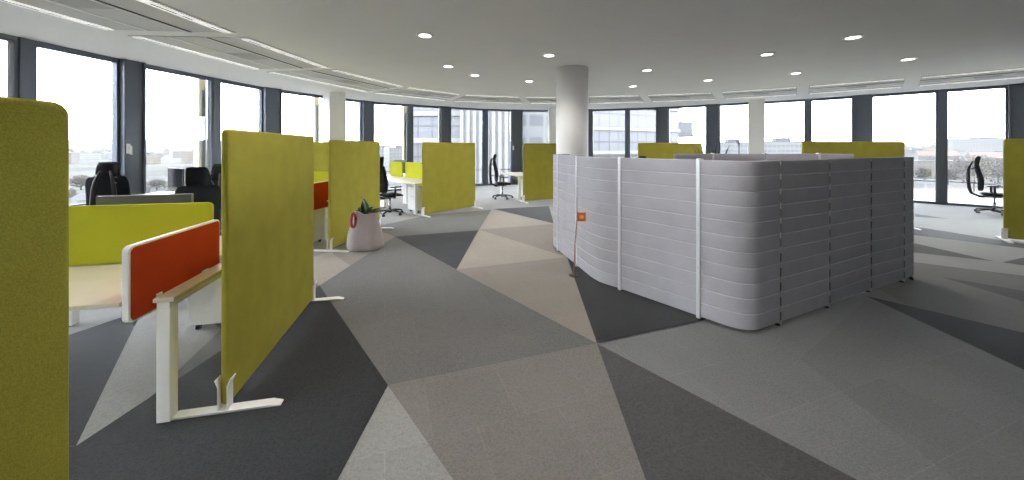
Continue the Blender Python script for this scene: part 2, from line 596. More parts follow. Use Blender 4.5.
# gold fins standing outside the glass
nf = 0
for px, lab in ((8, 'gold vertical fin outside the leftmost window'), (209, 'gold vertical fin beside the second window from the left'),
                (320.5, 'gold vertical fin outside, left of the white square column'), (407, 'gold vertical fin outside, right of the white square column')):
    p = fac(px) if px > 17 else Vector((-7.2, 5.0))
    q = fac(px + 1.5) if px > 17 else Vector((-7.2, 5.2))
    ang = atan2((q - p).y, (q - p).x)
    t = thing('facade_fin', lab, 'facade fin', (p.x, p.y, 0), ang, 'gold fins outside the windows')
    m = MB(); m.box(-0.09, 0.09, 0.16, 0.75 if px < 17 else 0.30, -0.5, 3.9)
    m.build('blade', M_gold, t, bevel=0.01)
    m = MB(); m.box(-0.03, 0.03, 0.145, 0.17, 0.2, 2.9)
    m.build('bracket', M_slate, t)

# ------------------------------------------------------------------ columns
col = MB().lathe([(0.325, 0), (0.325, CEIL)], 48)
col.v = [v + Vector((1.23, 7.36, 0)) for v in col.v]
o = tag(col.build('round_column', M_col, smooth=False), kind='structure')
for i, poly in enumerate(o.data.polygons):
    poly.use_smooth = len(poly.vertices) == 4
def sqcol(x, y, w, d, ang):
    m = MB().box(-w / 2, w / 2, -d / 2, d / 2, 0, CEIL)
    o = m.build('square_column', M_col, bevel=0.01)
    o.location = (x, y, 0); o.rotation_euler = (0, 0, ang)
    tag(o, kind='structure')
sqcol(-5.33, 10.8, 0.46, 0.60, 0.78)
sqcol(1.80, 14.95, 0.55, 0.5, 0.0)
sqcol(8.38, 12.35, 0.45, 0.5, -0.55)

# ------------------------------------------------------------------ ceiling modules (linear lamps and air slots)
nodes = [((-4.0, -2.4), (-5.65, -2.4)), ((-4.0, 0.1), (-5.65, 0.1)), ((-3.95, 2.6), (-5.62, 2.55)), ((-3.85, 5.15), (-5.5, 5.0)),
         ((-3.64, 7.3), (-5.26, 7.5)), ((-2.8, 9.5), (-4.2, 10.5)), ((-1.5, 10.9), (-2.2, 12.5)), ((0.3, 11.4), (0.55, 13.2)),
         ((2.15, 11.3), (2.7, 13.2)), ((4.0, 11.0), (4.8, 12.7)), ((5.93, 10.45), (6.95, 12.0)), ((7.63, 9.44), (8.8, 10.9)),
         ((9.2, 8.25), (10.5, 9.5)), ((10.6, 6.9), (12.2, 7.8)), ((11.4, 4.6), (13.2, 5.2))]
mod_where = ['behind the camera', 'far left behind the near green screen', 'top left above the near green screen',
             'over the desk with the red screen', 'over the windows left of the white square column',
             'in front of the white square column', 'over the chair by the fin-clad building', 'left of the round column',
             'behind the round column', 'right of the round column', 'over the green screen behind the grey enclosure',
             'over the white column at the right windows', 'over the right end of the grey enclosure', 'at the far right above the window chair']
for i in range(2, len(nodes) - 1):
    (a0, b0), (a1, b1) = nodes[i], nodes[i + 1]
    A0, B0, A1, B1 = (Vector(q) for q in (a0, b0, a1, b1))
    ctr = (A0 + B0 + A1 + B1) / 4
    gap = 0.13
    def pt(s, t, _A0=A0, _B0=B0, _A1=A1, _B1=B1):
        # s: 0 inner edge .. 1 outer edge, t: along the ring in metres fraction
        p = (_A0 + (_A1 - _A0) * t) * (1 - s) + (_B0 + (_B1 - _B0) * t) * s
        return p - ctr
    L = ((A1 + B1) / 2 - (A0 + B0) / 2).length
    g = gap / L
    th = thing('ceiling_panel', 'flush ceiling service panel with slots and linear lamps, ' + mod_where[i], 'ceiling panel', (ctr.x, ctr.y, CEIL),
               0, 'ring of ceiling service panels')
    def quad(s0, s1, t0, t1, z0, z1):
        ps = [pt(s0, t0), pt(s1, t0), pt(s1, t1), pt(s0, t1)]
        ar = sum(ps[k].x * ps[(k + 1) % 4].y - ps[(k + 1) % 4].x * ps[k].y for k in range(4))
        if ar < 0: ps.reverse()
        return MB().prism([(p.x, p.y) for p in ps], z0, z1)
    quad(0.0, 1.0, g, 1 - g, -0.012, -0.0005).build('panel', M_beam, th)
    for s0 in (0.02, 0.92):
        lm = quad(s0, s0 + 0.06, g * 1.2, 1 - g * 1.2, -0.024, -0.0125).build('linear_lamp', M_strip, th)
        ds = MB()
        t = g * 1.6
        kk = 0
        while t < 1 - g * 2:
            q = quad(s0 + 0.022, s0 + 0.038, t, t + 0.055 if kk % 3 else t + 0.12, -0.026, -0.0245)
            ds.add(q.v, q.f)
            t += 0.15; kk += 1
        ds.build('louvre', M_grey, lm)
    quad(0.34, 0.36, g, 1 - g, -0.017, -0.0125).build('air_slot', M_slot, th)
    quad(0.365, 0.385, g, 1 - g, -0.022, -0.0125).build('rail', M_trimw, th)
    quad(0.66, 0.685, g, 1 - g, -0.022, -0.0125).build('rail', M_trimw, th)
    quad(0.39, 0.655, 0.44, 0.62, -0.0165, -0.0125).build('grille', M_perf, th)

# ------------------------------------------------------------------ downlights
dl = thing('downlight', '', 'downlight', (0, 0, CEIL), 0, 'round recessed ceiling downlights')
MB().lathe([(0.085, -0.012), (0.118, -0.010), (0.122, -0.0005), (0.085, -0.0006)], 28).build('trim_ring', M_trimw, dl, smooth=True)
MB().lathe([(0.083, -0.0135), (0.084, -0.0125)], 28).build('lens', M_lens, dl)
lights = [(425, 35, 'downlight nearest the ceiling panels, large and alone at upper left centre'), (448, 66, 'left one of the close pair of downlights left of the round column'),
          (475, 75, 'right one of the close pair of downlights left of the round column'), (549, 55, 'downlight just in front of the round column'),
          (529, 81, 'small downlight just left of the round column'), (647, 70, 'downlight upper right of the round column'),
          (633, 86, 'smallest downlight right of the round column'), (767, 54, 'downlight over the middle of the grey enclosure'),
          (708, 80, 'small downlight above the leafy plant behind the enclosure'), (853, 37, 'largest downlight at upper right'),
          (796, 73, 'small downlight above the white column at the right windows'), (908, 59, 'downlight near the ceiling panels at far right'),
          ]
used = [False]
dl_pos = []
for px, py, lab in lights:
    p = gp(px, py, CEIL)
    dl_pos.append((p.x, p.y, lab))
for x, y in ((-1.3, 2.6), (1.2, 2.6), (-1.4, -0.4), (1.4, -0.6)):  # unseen lamps added to light the near screens and floor
    dl_pos.append((x, y, 'added unseen ceiling downlight above or behind the camera, lighting the near screens'))
for x, y, lab in dl_pos:
    o = place(dl, used, (x, y, CEIL), 0, lab)
    ld = bpy.data.lights.new('downlight_bulb', 'SPOT')
    ld.energy = DOWNLIGHT_W * (1.6 if y < 3 else 1.0)  # the added unseen lamps are stronger, to brighten the near screens
    ld.spot_size = radians(125)
    ld.spot_blend = 0.7
    ld.shadow_soft_size = 0.08
    ld.color = (1.0, 0.94, 0.86)
    lo = bpy.data.objects.new('downlight_bulb', ld)
    C.objects.link(lo)
    lo.location = (x, y, CEIL - 0.03)

# ------------------------------------------------------------------ tall felt screens
def tall_screen(near, th, length, label, h=1.71):
    """near: floor point of the near end; the screen runs along local +y"""
    t = thing('floor_screen', label, 'screen', (near[0], near[1], 0), th, 'tall green felt floor screens')
    pts = rrect(0.0, length, 0.035, h, 0.034)
    m = slab_yz(pts, -0.02, 0.02)
    m.build('felt_panel', M_green, t, bevel=0.014, seg=3)
    for yy in (0.012, length - 0.012):
        f = MB()
        e = 1 if yy < length / 2 else -1
        prof = [(-0.31, 0.0), (-0.31, 0.010), (-0.25, 0.022), (0.25, 0.022), (0.31, 0.010), (0.31, 0.0)]
        vs, n = [], len(prof)
        for q in (yy - 0.035, yy + 0.035):
            for x, z in prof:
                w = 1.0 if abs(x) < 0.3 else 0.75
                vs.append((x, yy + (q - yy) * w, z))
        fs = [tuple(range(n)), tuple(reversed(range(n, 2 * n)))] + [(i, n + i, n + (i + 1) % n, (i + 1) % n) for i in range(n)]
        f.add(vs, fs)
        foot = f.build('foot', M_white, t, bevel=0.003)
        c = MB()
        for s in (-1, 1):
            pr = [(s * 0.0215, 0.022), (s * 0.0275, 0.022), (s * 0.0275, 0.16), (s * 0.044, 0.205), (s * 0.039, 0.208), (s * 0.0215, 0.165)]
            vs = [(x, yy + q, z) for q in (-0.03 * 1, 0.03) for x, z in pr]
            n = 6
            fs = [tuple(range(n)), tuple(reversed(range(n, 2 * n)))] + [(i, n + i, n + (i + 1) % n, (i + 1) % n) for i in range(n)]
            c.add(vs, fs)
        c.build('clip', M_white, foot)
    return t


TH_A, TH_B, TH_C, TH_E = radians(12.25), radians(-6.2), radians(-42.9), radians(-67.8)
O_A, O_B, O_C, O_E = (-1.947, 2.07), (-3.03, 5.47), (-2.29, 8.47), (0.185, 10.67)

tall_screen((-1.085, -0.70), radians(1.2), 1.6, 'tall olive green floor screen cut off by the left edge, nearest the camera')
PA = local(O_A, TH_A, 0.235, 0.05)
tall_screen((PA.x - 0.006, PA.y), TH_A, 1.6, 'tall olive green floor screen with white feet beside the red desk screen')
PB = local(O_B, TH_B, 0.235, 0.05)
tall_screen(PB, TH_B, 1.6, 'tall olive green floor screen standing behind the planter bag')
PC = local(O_C, TH_C, 0.235, 0.05)
tall_screen(PC, TH_C, 1.62, 'tall olive green floor screen right of the white desks and seen face on')
PE = local(O_E, TH_E, 0.235, 0.05)
tall_screen(PE, TH_E, 1.6, 'tall olive green floor screen left of the round column, partly behind the grey enclosure')
tall_screen((3.36, 9.6), -pi / 2, 1.7, 'tall green floor screen showing over the grey enclosure right of the round column')
tall_screen((5.82, 7.22), -pi / 2, 2.04, 'wide green floor screen showing over the right part of the grey enclosure')
tall_screen((8.46, 6.2), radians(-131), 1.6, 'tall olive green floor screen cut off by the right edge, beside the window chair', 1.74)
tall_screen((-4.95, 8.05), -pi / 2, 1.6, 'tall green floor screen behind, glimpsed in the gap between two nearer screens')

# ------------------------------------------------------------------ desks
DH = 0.736
def desk(o, th, x0, x1, y0, y1, label, sides=(-1, 1), reach=0.0):
    t = thing('desk', label, 'desk', local(o, th, (x0 + x1) / 2, (y0 + y1) / 2), th, 'white office desks')
    w, d = (x1 - x0) / 2, (y1 - y0) / 2
    top = MB().box(-w, w, -d, d, DH - 0.026, DH).build('desktop', [M_cream], t, bevel=0.003)
    m = MB().box(-w - 0.0015, w + 0.0015, -d - 0.0015, d + 0.0015, DH - 0.024, DH - 0.003)
    m.build('edge_band', M_edge, top)
    lw = min(0.075, w)
    for s in sides:
        for r in (-1, 1):
            a, b = sorted((s * w - s * 0.005, s * (w - lw)))
            if w < 0.1: a, b = -w + 0.004, w - 0.026
            e, f = sorted((r * d - r * 0.015, r * (d - 0.085)))
            leg = MB().box(a, b, e, f, 0.012, DH - 0.07).build('leg', M_white, t, bevel=0.004)
            MB().lathe([(0.018, 0.0), (0.02, 0.004), (0.012, 0.012)], 12, M=Matrix.Translation(((a + b) / 2, (e + f) / 2, 0))).build('glide', M_rubber, leg)
        a, b = sorted((s * w - s * 0.005, s * (w - lw)))
        if w < 0.1: a, b = -w + 0.006, w - 0.028
        MB().box(a, b, -d + 0.015, d - 0.015, DH - 0.07, DH - 0.027).build('crossbeam', M_white, t, bevel=0.003)
    MB().box(-w + 0.076, w - 0.076 + reach, d - 0.20, d - 0.15, DH - 0.075, DH - 0.027).build('rail', M_white, t)
    return t


def low_screen(p, th, length, z0, z1, mat, label, along='y'):
    """low desk screen with a white edge; runs along local +y from p"""
    t = thing('desk_screen', label, 'desk screen', (p[0], p[1], 0), th, 'low felt desk screens')
    h = z1 - z0
    rim = slab_yz(rrect(0, length, z0, z1, 0.035), -0.017, 0.017).build('rim', M_white if mat is M_red else mat, t, bevel=0.003)
    for s in (-1, 1):
        a, b = sorted((s * 0.0172, s * 0.0225))
        slab_yz(rrect(0.012, length - 0.012, z0 + 0.012, z1 - 0.012, 0.03), a, b).build('felt_pad', mat, t, bevel=0.002)
    for q in (0.25, 0.75):
        MB().box(-0.016, 0.03, length * q - 0.02, length * q + 0.02, DH - 0.045, DH - 0.028).build('clamp', M_alu, rim)
    return t


def pedestal(p, th, label, w=0.40, d=0.44, h=0.55):
    t = thing('pedestal_cabinet', label, 'cabinet', (p[0], p[1], 0), th, 'mobile pedestal cabinets')
    MB().box(-w / 2, w / 2, -d / 2, d / 2, 0.06, 0.06 + h).build('body', M_white, t, bevel=0.004)
    for k in range(3):
        z = 0.07 + k * h / 3
        dr = MB().box(-w / 2 + 0.008, w / 2 - 0.008, d / 2 + 0.001, d / 2 + 0.018, z, z + h / 3 - 0.012).build('drawer', M_white, t, bevel=0.003)
        MB().box(-0.07, 0.07, d / 2 + 0.019, d / 2 + 0.034, z + h / 3 - 0.05, z + h / 3 - 0.036).build('handle', M_alu, dr)
    for sx in (-1, 1):
        for sy in (-1, 1):
            m = MB().tube([(sx * (w / 2 - 0.05) - 0.012, sy * (d / 2 - 0.05), 0.025), (sx * (w / 2 - 0.05) + 0.012, sy * (d / 2 - 0.05), 0.025)], 0.025, 14)
            m.box(sx * (w / 2 - 0.05) - 0.008, sx * (w / 2 - 0.05) + 0.008, sy * (d / 2 - 0.05) - 0.012, sy * (d / 2 - 0.05) + 0.012, 0.04, 0.06)
            m.build('castor', M_black, t)
    return t


mon = thing('monitor', '', 'monitor', (0, 0, 0), 0, 'flat desk monitors')
MB().box(-0.32, 0.32, -0.018, 0.018, 0.10, 0.47).build('housing', M_monback, mon, bevel=0.006)
MB().box(-0.31, 0.31, 0.0182, 0.0195, 0.115, 0.46).build('display', M_screen, mon)
MB().tube([(0, -0.05, 0.012), (0, -0.045, 0.28)], 0.022, 12).box(-0.05, 0.05, -0.05, -0.0185, 0.24, 0.32).build('stand', M_grey, mon)
MB().prism(rrect(-0.13, 0.13, -0.15, 0.06, 0.04), 0, 0.012).build('base', M_grey, mon, bevel=0.003)
mon_used = [False]

# workstation A: the near pair of desks beside the second screen
desk(O_A, TH_A, -1.75, -0.245, -0.02, 0.77, 'cream desk left of the red desk screen, nearest the camera', (-1,), 0.22)
desk(O_A, TH_A, -1.75, -0.245, 0.83, 1.60, 'cream desk behind the near lime green desk screen, monitor on it', (-1,), 0.22)
desk(O_A, TH_A, -0.098, 0.0, 0.0, 1.60, 'narrow cream side table on white legs between red screen and near tall green screen', (1,))
low_screen((-2.15, 2.0), radians(9.5), 0.80, 0.61, 1.045, M_red, 'red felt desk screen with white edge on the near desk')
low_screen(local(O_A, TH_A, -1.78, 0.80), TH_A - pi / 2, 1.56, 0.738, 1.17, M_lime, 'long lime green desk screen between the two nearest desks')
pedestal(local(O_A, TH_A, -0.40, 1.40), TH_A, 'white drawer pedestal on castors under the near pair of desks')
place(mon, mon_used, local(O_A, TH_A, -0.85, 1.10, DH), TH_A + 0.05, 'wide dark monitor whose top edge shows over the near lime screen')

# workstation by the left windows
desk((-5.1, 6.15), 0.0, -1.7, 0.0, 0.0, 0.8, 'white desk against the left windows behind the near workstation')
place(mon, mon_used, (-6.30, 6.75, DH), pi - 0.5, 'grey monitor standing on the desk by the left windows')

# workstation B: behind the third screen
desk(O_B, TH_B, -1.6, -0.175, 0.0, 0.77, 'cream desk with a red screen, glimpsed between two tall screens')
desk(O_B, TH_B, -1.6, 0.0, 0.83, 1.60, 'desk in the back half of the pair hidden behind the planter bag screen')
low_screen(local(O_B, TH_B, -0.135, -0.06), TH_B, 0.80, 0.59, 1.035, M_red, 'red felt desk screen seen in the gap between two tall green screens')
low_screen(local(O_B, TH_B, -1.78, 0.80), TH_B - pi / 2, 1.56, 0.738, 1.17, M_lime, 'lime green desk screen behind the farther red screen')
pedestal(local(O_B, TH_B, -0.42, 0.40), TH_B + pi, 'white drawer pedestal under the desk seen in the narrow gap between tall screens')

# workstation C: white desks in the middle distance
desk(O_C, TH_C, -1.6, 0.0, 0.0, 0.77, 'white desk in the middle distance beside the face-on green screen')
desk(O_C, TH_C, -1.6, 0.0, 0.83, 1.60, 'white desk behind the lime screen in the middle distance')
desk(O_C, TH_C, -3.22, -1.62, 0.0, 0.77, 'white desk in the middle distance, farther from the face-on green screen')
low_screen(local(O_C, TH_C, -1.75, 0.80), TH_C - pi / 2, 1.5, 0.738, 1.17, M_lime, 'lime green desk screen touching the face-on tall screen, middle distance')
low_screen(local(O_C, TH_C, -2.60, 0.80), TH_C - pi / 2, 0.68, 0.738, 1.17, M_lime, 'short lime green desk screen right of the chair back, middle distance')
pedestal(local(O_C, TH_C, -0.32, 0.36), TH_C + pi, 'white pedestal on castors at the foot of the face-on green screen')
place(mon, mon_used, local(O_C, TH_C, -2.55, 1.1, DH + 0.0), TH_C + 0.1, 'dark monitor behind the short lime screen in the middle distance')
desk(O_C, TH_C, -3.22, -1.62, 0.83, 1.60, 'white desk carrying a monitor at the back of the middle-distance group')
cr_ = thing('cable_riser', 'white cable riser on an oval foot under the middle-distance desks', 'cable riser', local(O_C, TH_C, -1.38, 1.12), TH_C)
MB().lathe([(0.15, 0), (0.15, 0.02), (0.11, 0.035), (0.0, 0.038)], 24).build('foot', M_grey, cr_, smooth=True)
m = MB()
for k in range(13):
    m.box(-0.03, 0.03, -0.018, 0.018, 0.05 + k * 0.045, 0.085 + k * 0.045, M=Matrix.Translation((0.05 * sin(k * 0.35), 0.03 * cos(k * 0.35), 0)))
m.build('vertebrae', M_white, cr_, bevel=0.006)

# workstation E: left of the round column
desk(O_E, TH_E, -1.6, 0.0, 0.0, 0.77, 'white desk by the far windows, its end just left of the farthest screen')
pedestal(local(O_E, TH_E, -0.30, 0.45), TH_E + pi, 'white pedestal under the far window desk left of the farthest screen')

# ------------------------------------------------------------------ office chairs
def grid_pad(w, h, bow, thick, topw=1.0, nx=8, ny=8, sx=2.6, waist=0.0, lean=None):
    """cushion standing in the xz plane, curved round the sitter (towards +y at its sides)"""
    vs, fs = [], []
    for side in (0, 1):
        for j in range(ny + 1):
            v = j / ny
            for i in range(nx + 1):
                u = -1 + 2 * i / nx
                ww = w * (1 + (topw - 1) * v)
                e = abs(2 * v - 1) ** 5
                x = u * ww / 2 * (1 - 0.10 * e)
                edge = 1 - max(abs(u) ** 6, abs(2 * v - 1) ** 8) * 0.75
                y = bow * u * u + (lean(v) if lean else 0.0)
                y += (thick / 2 if side else -thick / 2) * edge
                z = h * v - 0.02 * h * (u ** 4) * (1 if v > 0.5 else -1)
                vs.append((x, y, z))
    n = (nx + 1) * (ny + 1)
    def id_(s, i, j): return s * n + j * (nx + 1) + i
    for j in range(ny):
        for i in range(nx):
            fs.append((id_(0, i, j), id_(0, i + 1, j), id_(0, i + 1, j + 1), id_(0, i, j + 1)))
            fs.append((id_(1, i, j), id_(1, i, j + 1), id_(1, i + 1, j + 1), id_(1, i + 1, j)))
    for i in range(nx):
        fs.append((id_(0, i, 0), id_(1, i, 0), id_(1, i + 1, 0), id_(0, i + 1, 0)))
        fs.append((id_(0, i, ny), id_(0, i + 1, ny), id_(1, i + 1, ny), id_(1, i, ny)))
    for j in range(ny):
        fs.append((id_(0, 0, j), id_(0, 0, j + 1), id_(1, 0, j + 1), id_(1, 0, j)))
        fs.append((id_(0, nx, j), id_(1, nx, j), id_(1, nx, j + 1), id_(0, nx, j + 1)))
    return vs, fs


chair = thing('office_chair', '', 'chair', (0, 0, 0), 0, 'black high-backed office chairs')
# five-star base, sitter looks along +y
b = MB().lathe([(0.045, 0.055), (0.05, 0.10), (0.034, 0.14)], 18)
for k in range(5):
    a = 2 * pi * k / 5 + pi / 2
    b.tube([(0.03 * cos(a), 0.03 * sin(a), 0.105), (0.17 * cos(a), 0.17 * sin(a), 0.098), (0.315 * cos(a), 0.315 * sin(a), 0.072)],
           [0.027, 0.022, 0.015], 8)
b.build('star_base', M_black, chair, smooth=True)
for k in range(5):
    a = 2 * pi * k / 5 + pi / 2
    cx, cy = 0.315 * cos(a), 0.315 * sin(a)
    t = Vector((-sin(a), cos(a), 0))
    m = MB()
    for s in (-1, 1):
        c0 = Vector((cx, cy, 0.028)) + t * (s * 0.016)
        m.tube([c0 - t * 0.009, c0 + t * 0.009], 0.028, 14)
    m.tube([(cx, cy, 0.028), (cx, cy, 0.075)], 0.008, 8)
    m.build('castor', M_black, chair)
MB().lathe([(0.028, 0.13), (0.028, 0.27), (0.017, 0.275), (0.017, 0.40)], 16).build('gas_lift', M_steel, chair, smooth=True)
MB().box(-0.09, 0.09, -0.15, 0.11, 0.385, 0.425).box(-0.03, 0.03, -0.24, -0.15, 0.37, 0.41).tube([(0.08, 0.03, 0.40), (0.24, 0.05, 0.395)], 0.006, 6).build('tilt_mechanism', M_grey, chair, bevel=0.008)
st = MB()
vs, fs = grid_pad(0.50, 0.48, 0.0, 0.075, 0.92)
st.add([(v[0], v[2] - 0.22, 0.465 + v[1] - 0.02 * max(0, (v[2] - 0.36)) / 0.12) for v in vs], fs)
st.build('seat', M_blackfab, chair, smooth=True, sub=1)
bk = MB()
lean = lambda v: 0.035 * sin(pi * min(1, v * 1.15)) - 0.055 * v
vs, fs = grid_pad(0.47, 0.645, 0.055, 0.05, 0.98, lean=lean)
bk.add([(v[0], v[1] - 0.235, v[2] + 0.53) for v in vs], fs)
bk.build('backrest', M_blackfab, chair, smooth=True, sub=1)
hr = MB()
vs, fs = grid_pad(0.26, 0.22, 0.045, 0.05, 0.84, lean=lambda v: 0.035 * v * v)
hr.add([(v[0], v[1] - 0.275, v[2] + 1.16) for v in vs], fs)
hr.build('headrest', M_blackfab, chair, smooth=True, sub=1)
fr = MB()
for s in (-1, 1):
    path = [(s * 0.03, -0.10, 0.395), (s * 0.06, -0.22, 0.405), (s * 0.095, -0.345, 0.47), (s * 0.11, -0.375, 0.60), (s * 0.112, -0.388, 0.80),
            (s * 0.105, -0.388, 0.98), (s * 0.09, -0.378, 1.09), (s * 0.07, -0.35, 1.18), (s * 0.045, -0.312, 1.25)]
    fr.tube(path, [0.018, 0.023, 0.027, 0.027, 0.026, 0.024, 0.022, 0.018, 0.014], 8)
    fr.tube([(s * 0.11, -0.40, 0.72), (s * 0.11, -0.26, 0.72)], 0.013, 6)
    fr.tube([(s * 0.095, -0.40, 1.06), (s * 0.10, -0.285, 1.07)], 0.012, 6)
fr.build('back_frame', M_black, chair, smooth=True)
for s in (-1, 1):
    m = MB().tube([(s * 0.12, -0.02, 0.41), (s * 0.27, -0.02, 0.42), (s * 0.295, -0.02, 0.47), (s * 0.295, -0.02, 0.665)], [0.016, 0.018, 0.024, 0.022], 8)
    arm = m.build('armrest', M_black, chair, smooth=True)
    MB().prism(rrect(s * 0.295 - 0.042, s * 0.295 + 0.042, -0.14, 0.13, 0.03), 0.662, 0.69).build('arm_pad', M_black, arm, bevel=0.008)
ch_used = [False]
for x, y, rz, lab in (
        (-6.12, 5.52, 0.6, 'black office chair by the left windows seen from behind, curved frame on its back'),
        (-3.44, 3.79, pi + 0.25, 'black office chair facing the camera over the near lime screen'),
        (-3.90, 5.0, 0.15, 'black office chair mostly hidden behind the left of the screen with white feet'),
        (-2.90, 8.55, TH_C, 'black office chair half hidden behind the planter bag screen, at the white desks'),
        (-0.30, 11.22, radians(-78), 'black office chair at the far windows left of the farthest green screen'),
        (11.55, 8.62, radians(-138), 'black office chair in side view at the right windows'),
        (3.15, 9.05, 0.3, 'black office chair whose headrest just shows over the grey enclosure')):
    place(chair, ch_used, (x, y, 0), rz, lab)

# ------------------------------------------------------------------ grey upholstered enclosure
def arc(c, r, a0, a1, n):
    return [Vector((c[0] + r * cos(a0 + (a1 - a0) * i / n), c[1] + r * sin(a0 + (a1 - a0) * i / n))) for i in range(n + 1)]


def smooth_path(pts, n=10):
    """Catmull-Rom through the points"""
    pts = [Vector(p) for p in pts]
    P = [2 * pts[0] - pts[1]] + pts + [2 * pts[-1] - pts[-2]]
    out = []
    for i in range(1, len(P) - 2):
        for k in range(n):
            t = k / n
            a, b, c, d = P[i - 1], P[i], P[i + 1], P[i + 2]
            out.append(0.5 * ((2 * b) + (c - a) * t + (2 * a - 5 * b + 4 * c - d) * t * t + (3 * b - a - 3 * c + d) * t ** 3))
    out.append(P[-2])
    return out


POD_H = 1.48
M_seam = plain('pale_seam', (0.58, 0.575, 0.60), 0.9)
M_dash = facade_mat('dashed_grey_joint', (0.10, 0.10, 0.105), (0.42, 0.42, 0.43), 50.0, 0.131, 0.999, 0.42, 0.4)
COURSES = 11
def wall_panel(path, parent, z0=0.035, thick=0.055):
    """padded wall standing along a plan path, stitched into horizontal courses; outer face to the right of the path"""
    prof = []
    hh = (POD_H - z0) / COURSES
    for k in range(COURSES):
        a = z0 + k * hh
        prof += [(-0.006, a), (-0.001, a + 0.0045), (0.0, a + 0.012), (0.0005, a + hh * 0.5), (0.0, a + hh - 0.012), (-0.001, a + hh - 0.0045)]
    prof += [(-0.006, POD_H)]
    full = [(o, z) for o, z in prof] + [(-thick - o, z) for o, z in reversed(prof)]
    n = len(full)
    m = MB()
    vs, fs = [], []
    for i, p in enumerate(path):
        t = (path[min(i + 1, len(path) - 1)] - path[max(i - 1, 0)]).normalized()
        nrm = Vector((t.y, -t.x))
        for o, z in full:
            q = p + nrm * o
            vs.append((q.x, q.y, z))
    for i in range(len(path) - 1):
        for j in range(n):
            k = (j + 1) % n
            fs.append((i * n + j, i * n + k, (i + 1) * n + k, (i + 1) * n + j))
    fs.append(tuple(range(n)))
    fs.append(tuple(reversed([(len(path) - 1) * n + j for j in range(n)])))
    fs = [tuple(reversed(f)) for f in fs]
    m.add(vs, fs)
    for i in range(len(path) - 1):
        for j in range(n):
            # the stitched groove between two courses is coloured paler than the cloth
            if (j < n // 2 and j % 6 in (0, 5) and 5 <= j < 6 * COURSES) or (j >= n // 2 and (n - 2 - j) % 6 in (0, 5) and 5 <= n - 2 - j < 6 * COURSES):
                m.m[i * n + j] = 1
    o = m.build('padded_panel', [M_pod, M_seam], parent, smooth=True)
    e = o.modifiers.new('edges', 'EDGE_SPLIT')
    e.split_angle = radians(35)
    return o


def sub_path(path, cuts):
    """cut a dense path at the points nearest to cuts"""
    idx = [min(range(len(path)), key=lambda i: (path[i] - Vector(c)).length) for c in cuts]
    segs = []
    idx = [0] + idx + [len(path) - 1]
    for a, b in zip(idx, idx[1:]):
        if b > a:
            segs.append(path[a:b + 1])
    return segs


def pod_wall(name, label, path, cuts, post_mats):
    t = thing(name, label, 'partition', (path[0].x, path[0].y, 0), 0, None)
    base = Vector((path[0].x, path[0].y))
    loc = [p - base for p in path]
    segs = sub_path(loc, [Vector(c) - base for c in cuts])
    for s in segs:
        # trim ends a little so the post shows
        wall_panel(s, t)
    for i, s in enumerate(segs[1:]):
        p = s[0]
        d = (s[1] - s[0]).normalized()
        ang = atan2(d.y, d.x)
        M = Matrix.Translation((p.x, p.y, 0)) @ Matrix.Rotation(ang, 4, 'Z')
        kind = post_mats[i]
        w = 0.017 if kind else 0.007
        m = MB()
        m.box(-w, w, -0.012 if kind else -0.007, 0.067, 0.02, POD_H + (0.012 if kind else 0.003), M=M)
        m.build('post', M_alu if kind else M_dash, t, bevel=0.003)
        MB().lathe([(0.022, 0), (0.022, 0.012), (0.01, 0.021)], 12, M=M @ Matrix.Translation((0, 0.027, 0))).build('glide', M_rubber, t)
    for e, q in ((loc[0], loc[1]), (loc[-1], loc[-2])):
        d = (q - e).normalized() * 0.08
        m = MB().lathe([(0.022, 0), (0.022, 0.012), (0.01, 0.034)], 12, M=Matrix.Translation((e.x + d.x, e.y + d.y, 0)))
        m.build('glide', M_rubber, t)
    # dark plinth strip under the padding
    return t


c_far = gp(913.7, 278.3); j4 = gp(904, 282.7); j3 = gp(871, 292.6); j2 = gp(829.5, 308.6); j1 = gp(780.4, 326.3)
l1 = gp(698.5, 320); l2 = gp(619.7, 291.7); l3 = gp(576.7, 268); l4 = gp(557.7, 251.7); l5 = gp(553.3, 246.7)
for q in (c_far, j4, j3, j2, j1, l1, l2, l3, l4, l5):
    q.resize_2d()
# straight right-hand face, rounded corner, straight middle face, hollow curve to the left end
dirR = (c_far - j2).normalized()
dirL = (l1 - l2).normalized()
# corner point where the two faces meet
den = dirL.x * dirR.y - dirL.y * dirR.x
tt = ((j1.x - l1.x) * dirR.y - (j1.y - l1.y) * dirR.x) / den
corner = l1 + dirL * tt
rl = min((corner - l1).length, (corner - j1).length)
cpts = []
A, B = corner - dirL * rl * 0.57, corner + dirR * rl * 0.45
for i in range(15):
    t = i / 14
    cpts.append(A * (1 - t) ** 2 + corner * 2 * t * (1 - t) + B * t * t)
tail = smooth_path([(0.98, 6.32), (0.76, 6.20), l5, l4, l3, l2 - dirL * 0.32, l2], 10)
front = tail[:-1] + [l2 + (l1 - l2) * k / 6 for k in range(7)]
front += [l1 + (A - l1) * 0.5] + cpts + [B + (j1 - B) * 0.5, j1]
def lerp(a, b, n): return [a + (b - a) * k / n for k in range(1, n + 1)]
front += lerp(j1, j2, 4) + lerp(j2, j3, 4) + lerp(j3, j4, 4) + lerp(j4, c_far, 2)
front = [Vector((p.x, p.y)) for p in front]
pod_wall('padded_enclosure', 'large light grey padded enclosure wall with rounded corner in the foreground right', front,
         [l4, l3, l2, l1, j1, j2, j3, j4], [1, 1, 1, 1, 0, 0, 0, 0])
rear = smooth_path([(2.78, 6.15), (2.86, 6.36), (3.05, 6.47), (3.6, 6.50), (4.53, 6.48), (5.44, 6.42), (5.95, 6.30)], 8)
rear = [Vector((p.x, p.y)) for p in rear]
rear_t = list(reversed(rear))
